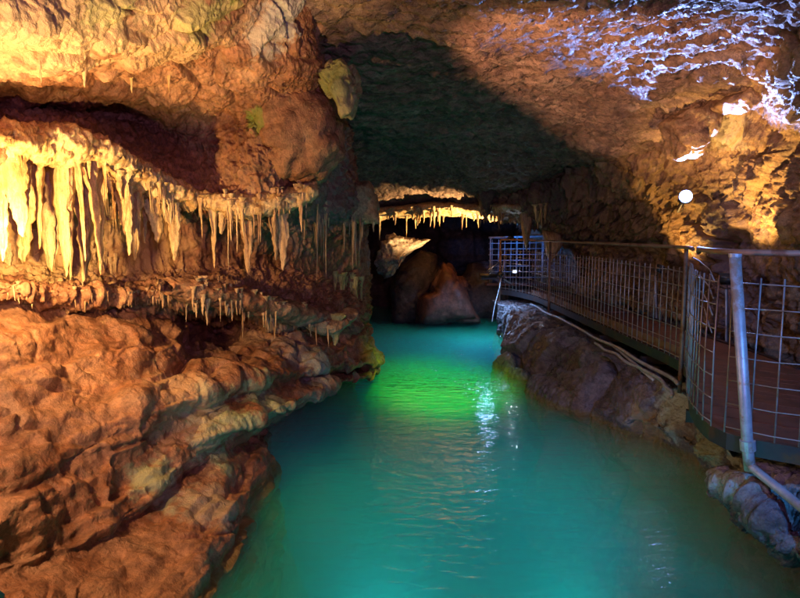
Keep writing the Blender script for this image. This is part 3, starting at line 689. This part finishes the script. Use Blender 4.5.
# struts to the rock
for (a, b) in [((668,352,6.9),(650,340,7.3))]: pass
def strut(name, pts, r, mat=M_galv): return part(name, tube([P(*q) for q in pts], r, 8), mat, smooth=True)
part('brace', tube([vert(s_of(8.7), -0.09, 0.78), Vector(P(654, 380, 6.9))], 0.02, 8), M_galv, smooth=True)
strut('brace', [(689,372,6.2),(699,394,5.75),(737,415,4.95),(765,436,4.3)], 0.022)
strut('brace', [(556,300,13.0),(555,332,12.6)], 0.018, M_rust)
for s in (s_of(5.2), s_of(7.6), s_of(9.2), s_of(12.2)):
    part('crossbeam', box_vf((-0.03, -0.03, -0.05), (1.08, 0.03, 0.05), Matrix.Translation(vert(s, -0.04, DECK - 0.19)) @ Matrix.Rotation(math.atan2(at(s)[2][1], at(s)[2][0]), 4, 'Z')), M_beam)
# pipes and cables as things of their own
def pipe(name, pts, r, mat, label, cat):
    pts = catmull(np.array([P(*q) for q in pts]), [8] * (len(pts) - 1)); o0 = pts[0]
    V, F = tube(list(pts - o0), r, 10); o = link(name, pymesh(name, V, F), mat); o.location = Vector(o0); tag(o, label, cat); return o
pipe('pipe', [(750,462,4.0),(753,468,3.97),(800,506,3.6),(900,590,2.75)], 0.03, M_galv, 'galvanised pipe running along the rubble from the foot of the blue lit post', 'pipe')
def side_pipe(y0, y1, off, z, r, label):
    n = 40; pts = [vert(s_of(y0) + (s_of(y1) - s_of(y0)) * k / n, off + 0.015 * math.sin(k * .7), z + 0.012 * math.sin(k * .45 + y0)) for k in range(n + 1)]
    o0 = pts[0]; V, F = tube([p - o0 for p in pts], r, 8); o = link('conduit', pymesh('conduit', V, F), M_galv); o.location = o0; tag(o, label, 'pipe')
side_pipe(13.6, 6.3, -0.12, 0.77, 0.022, 'long grey conduit fixed under the dark edge of the walkway')
side_pipe(9.0, 5.9, -0.20, 0.72, 0.02, 'short grey conduit below the long one, by the diagonal brace')
pipe('cable', [(505,255,14.6),(500,285,14.5),(495,305,14.4),(492,322,14.3)], 0.012, M_wire, 'thin cable dropping from the walkway end into the water', 'cable')

# far footbridge with blue lit rails
fb = empty('footbridge', (2.5, 17.2, 1.0)); tag(fb, 'far footbridge with blue lit rails behind the walkway end', 'footbridge'); fo = Vector((2.5, 17.2, 1.0))
part('deck', box_vf((2.3, 16.6, 0.93), (4.6, 17.6, 1.0)), M_deck, fb, fo, bev=.005)
for x in (2.4, 3.1, 3.8, 4.5): part('post', tube([(x, 16.7, 1.0), (x, 16.7, 2.22)], 0.022, 8), M_galv, fb, fo, True)
part('handrail', tube([(2.35, 16.7, 2.20), (4.55, 16.75, 2.26)], 0.03, 8), M_galv, fb, fo, True)
part('handrail', tube([(3.2, 17.5, 2.72), (4.55, 17.5, 2.80)], 0.03, 8), M_galv, fb, fo, True)
for k in range(7): part('mesh_wire', tube([(2.35, 16.69, 1.15 + k * .15), (4.55, 16.7, 1.15 + k * .155)], 0.012, 6), M_galv, fb, fo, True)
for k in range(13): part('mesh_rod', tube([(2.45 + k * .165, 16.71, 1.0), (2.45 + k * .165, 16.71, 2.15)], 0.010, 6), M_galv, fb, fo, True)

# ------------------------------------------------------------------ lamps
def lamp(name, loc, target, col, power, label, spot=None, radius=0.05, size=0.09, glow=20, bracket=True, blend=0.4, cat='lamp', depth=0.07, lens=True, visor=0, globe=0, mount=None):
    loc = Vector(loc); d = (Vector(target) - loc).normalized()
    rot = d.to_track_quat('-Z', 'Y').to_matrix().to_4x4()
    root = empty(name, loc); tag(root, label, cat); root.matrix_world = Matrix.Translation(loc) @ rot
    s = size
    me = pymesh('housing', *box_vf((-s, -s * .8, 0.0), (s, s * .8, depth))); bevel_mesh(me, s * .06); link('housing', me, M_black, root)
    rim = merge([box_vf((-s, s * .68, -.04), (s, s * .8, -.0005)), box_vf((-s, -s * .8, -.04), (s, -s * .68, -.0005)), box_vf((-s, -s * .68, -.04), (-s * .86, s * .68, -.0005)), box_vf((s * .86, -s * .68, -.04), (s, s * .68, -.0005))])
    link('rim', pymesh('rim', *rim), M_black, root, False)
    if globe:
        bm = bmesh.new(); bmesh.ops.create_uvsphere(bm, u_segments=20, v_segments=12, radius=globe); me = bpy.data.meshes.new('bulb'); bm.to_mesh(me); bm.free()
        bo = link('bulb', me, glow_mat(name + '_bulb', col, glow), root); bo.location = (0, 0, -globe * .6)
    elif lens:
        me = pymesh('lens', *box_vf((-s * .85, -s * .67, -.012), (s * .85, s * .67, -.002))); link('lens', me, glow_mat(name + '_lens', col, glow), root, False)
    if visor: link('visor', pymesh('visor', *box_vf((-s, -s * .84, -visor), (s, -s * .805, -.0005))), M_black, root, False)
    if mount:
        mv = rot.to_3x3().inverted() @ Vector(mount); b0 = Vector((0, 0, depth * 2.1))
        link('mount', pymesh('mount', *tube([b0, b0 + mv * .5, b0 + mv], 0.014, 8)), M_galv, root)
        sag = rot.to_3x3().inverted() @ Vector((0.03, 0, -0.06))
        link('power_cable', pymesh('power_cable', *tube([Vector((0, 0, depth)), b0 + mv * .3 + sag, b0 + mv * .65 + sag * .7, b0 + mv * .98], 0.006, 6)), M_black, root)
    if bracket: link('bracket', pymesh('bracket', *tube([(-s * 1.08, 0, .03), (-s * 1.08, 0, depth * 1.6), (0, 0, depth * 2.1), (s * 1.08, 0, depth * 1.6), (s * 1.08, 0, .03)], 0.008, 6)), M_black, root)
    ld = bpy.data.lights.new(name + '_light', 'SPOT' if spot else 'POINT'); ld.energy = power; ld.color = col; ld.shadow_soft_size = radius
    if spot: ld.spot_size = math.radians(spot); ld.spot_blend = blend
    lo = bpy.data.objects.new('light', ld); COL.objects.link(lo); lo.parent = root; lo.location = (0, 0, -0.045 if not globe else -globe * 1.9)
    return root
WARM = (1.0, 0.60, 0.22)
lamp('flood_lamp', P(-16, 264, 3.88), P(70, 150, 4.6), WARM, 210, 'warm flood lamp glowing at the foot of the flowstone columns', radius=0.03, size=0.05)
lamp('flood_lamp', (-2.0, 2.4, 1.6), (2.4, 7.3, 4.0), (1.0, 0.50, 0.30), 2300, 'warm flood lamp on the clay ledge, turned across the lake to the ceiling', spot=26, radius=0.05, blend=.5, mount=(-0.5, .2, -0.9))
lamp('flood_lamp', (-1.2, 1.6, 1.3), P(120, 0, 3.9), (1.0, 0.64, 0.28), 760, 'added warm fill lamp on a pole by the shore, turned straight up to the overhang', spot=47, radius=0.04, blend=.6, mount=(0, -.1, -2.2))  # unseen lamp added to light the upper overhang face
lamp('flood_lamp', P(-190, 250, 2.3), P(110, 470, 4.0), (1, .58, .30), 190, 'added warm fill lamp low on the clay slope', spot=110, radius=0.1, mount=(-0.6, .3, -0.6))  # unseen lamp added to brighten the lower left wall
lamp('spot_lamp', P(685, 198, 8.8), (2.9, 4.5, 4.6), (0.24, 0.38, 1.0), 1900, 'small bright white spot lamp on the amber rock above the railing', spot=80, radius=0.008, size=0.07, glow=11, blend=.8, globe=0.085, mount=(0.5, 1.3, -0.1))
lamp('flood_lamp', P(728, 278, 7.8), P(752, 135, 8.3), (1, .58, .16), 330, 'warm flood lamp behind the railing, turned up the rock wall', spot=88, radius=0.04, blend=.7, mount=(0.1, 0.1, -0.9))
lamp('flood_lamp', P(660, 268, 9.9), P(700, 200, 9.9), (1, .56, .14), 70, 'warm flood lamp by the walkway, turned to the amber rock', spot=110, radius=0.03, size=0.06, mount=(0.1, 0.1, -0.85))
lamp('flood_lamp', (2.1, 0.8, 3.2), P(795, 345, 4.0), (0.06, 0.34, 1.0), 420, 'blue flood lamp over the near end of the walkway', spot=46, radius=0.06, mount=(0.6, 0.2, -3.4))
lamp('flood_lamp', (0.6, -1.2, 2.9), (0.6, 6, 4.4), (0.62, 0.30, 0.80), 280, 'added dim violet fill lamp on the entrance side of the lake', spot=96, radius=0.2, mount=(0, -.1, -4.2))  # unseen fill added behind the camera to lift the dark rock
lamp('walkway_lamp', P(515, 272, 14.7), P(440, 180, 10), (0.65, 0.75, 1.0), 14, 'small white lamp standing at the far end of the walkway', spot=90, radius=0.01, size=0.06, glow=3, visor=.1, mount=(0.02, .1, -0.5))
lamp('walkway_lamp', P(500, 274, 13.4), P(448, 210, 14.5), (1, .64, .27), 1000, 'small warm lamp clipped to the far end post of the walkway', spot=76, radius=0.03, size=0.05, mount=(0.35, 0.9, -0.2))
lamp('walkway_lamp', P(488, 277, 14.0), P(488, 340, 14.0), (0.25, 0.5, 1.0), 4, 'added hooded blue downlight over the rippled water', spot=120, radius=0.015, size=0.22, glow=130, mount=(0.45, 1.15, 0.15))  # added so its glowing lens leaves a streak on the ripples
lamp('bridge_lamp', (2.75, 15.6, 2.2), (3.4, 16.8, 2.1), (0.04, 0.25, 1.0), 60, 'blue lamp above the far footbridge', spot=110, radius=0.03, size=0.06, mount=(0.1, 1.0, 0.0))
lamp('flood_lamp', (0.95, 4.3, 3.9), (0.62, 9.6, 0), (0.36, 1.0, 0.03), 3300, 'added green flood lamp under the ceiling, turned down on the lake', spot=25, radius=0.08, blend=1.0, mount=(0, -.1, 0.6))  # added overhead, stands in for the green glow from under water

lamp('underwater_lamp', (0.4, 2.2, -0.4), (0.5, 5.0, -0.9), (0.02, 0.80, 0.50), 170, 'teal underwater lamp in the near water', spot=140, radius=0.03, blend=.6)
lamp('underwater_lamp', (1.6, 4.9, -1.3), (1.2, 9.0, -0.9), (0.02, 0.80, 0.50), 150, 'added teal fill lamp on the lake bed off the rock bank', spot=130, radius=0.03, size=0.05, blend=.8)  # added to brighten the dark middle of the lake
lamp('underwater_lamp', (-0.2, 4.9, -1.3), (0.2, 9.0, -0.9), (0.02, 0.80, 0.54), 140, 'added teal fill lamp on the lake bed off the brown ledge', spot=130, radius=0.03, size=0.05, blend=.8)  # second added fill, evens out the teal in mid lake
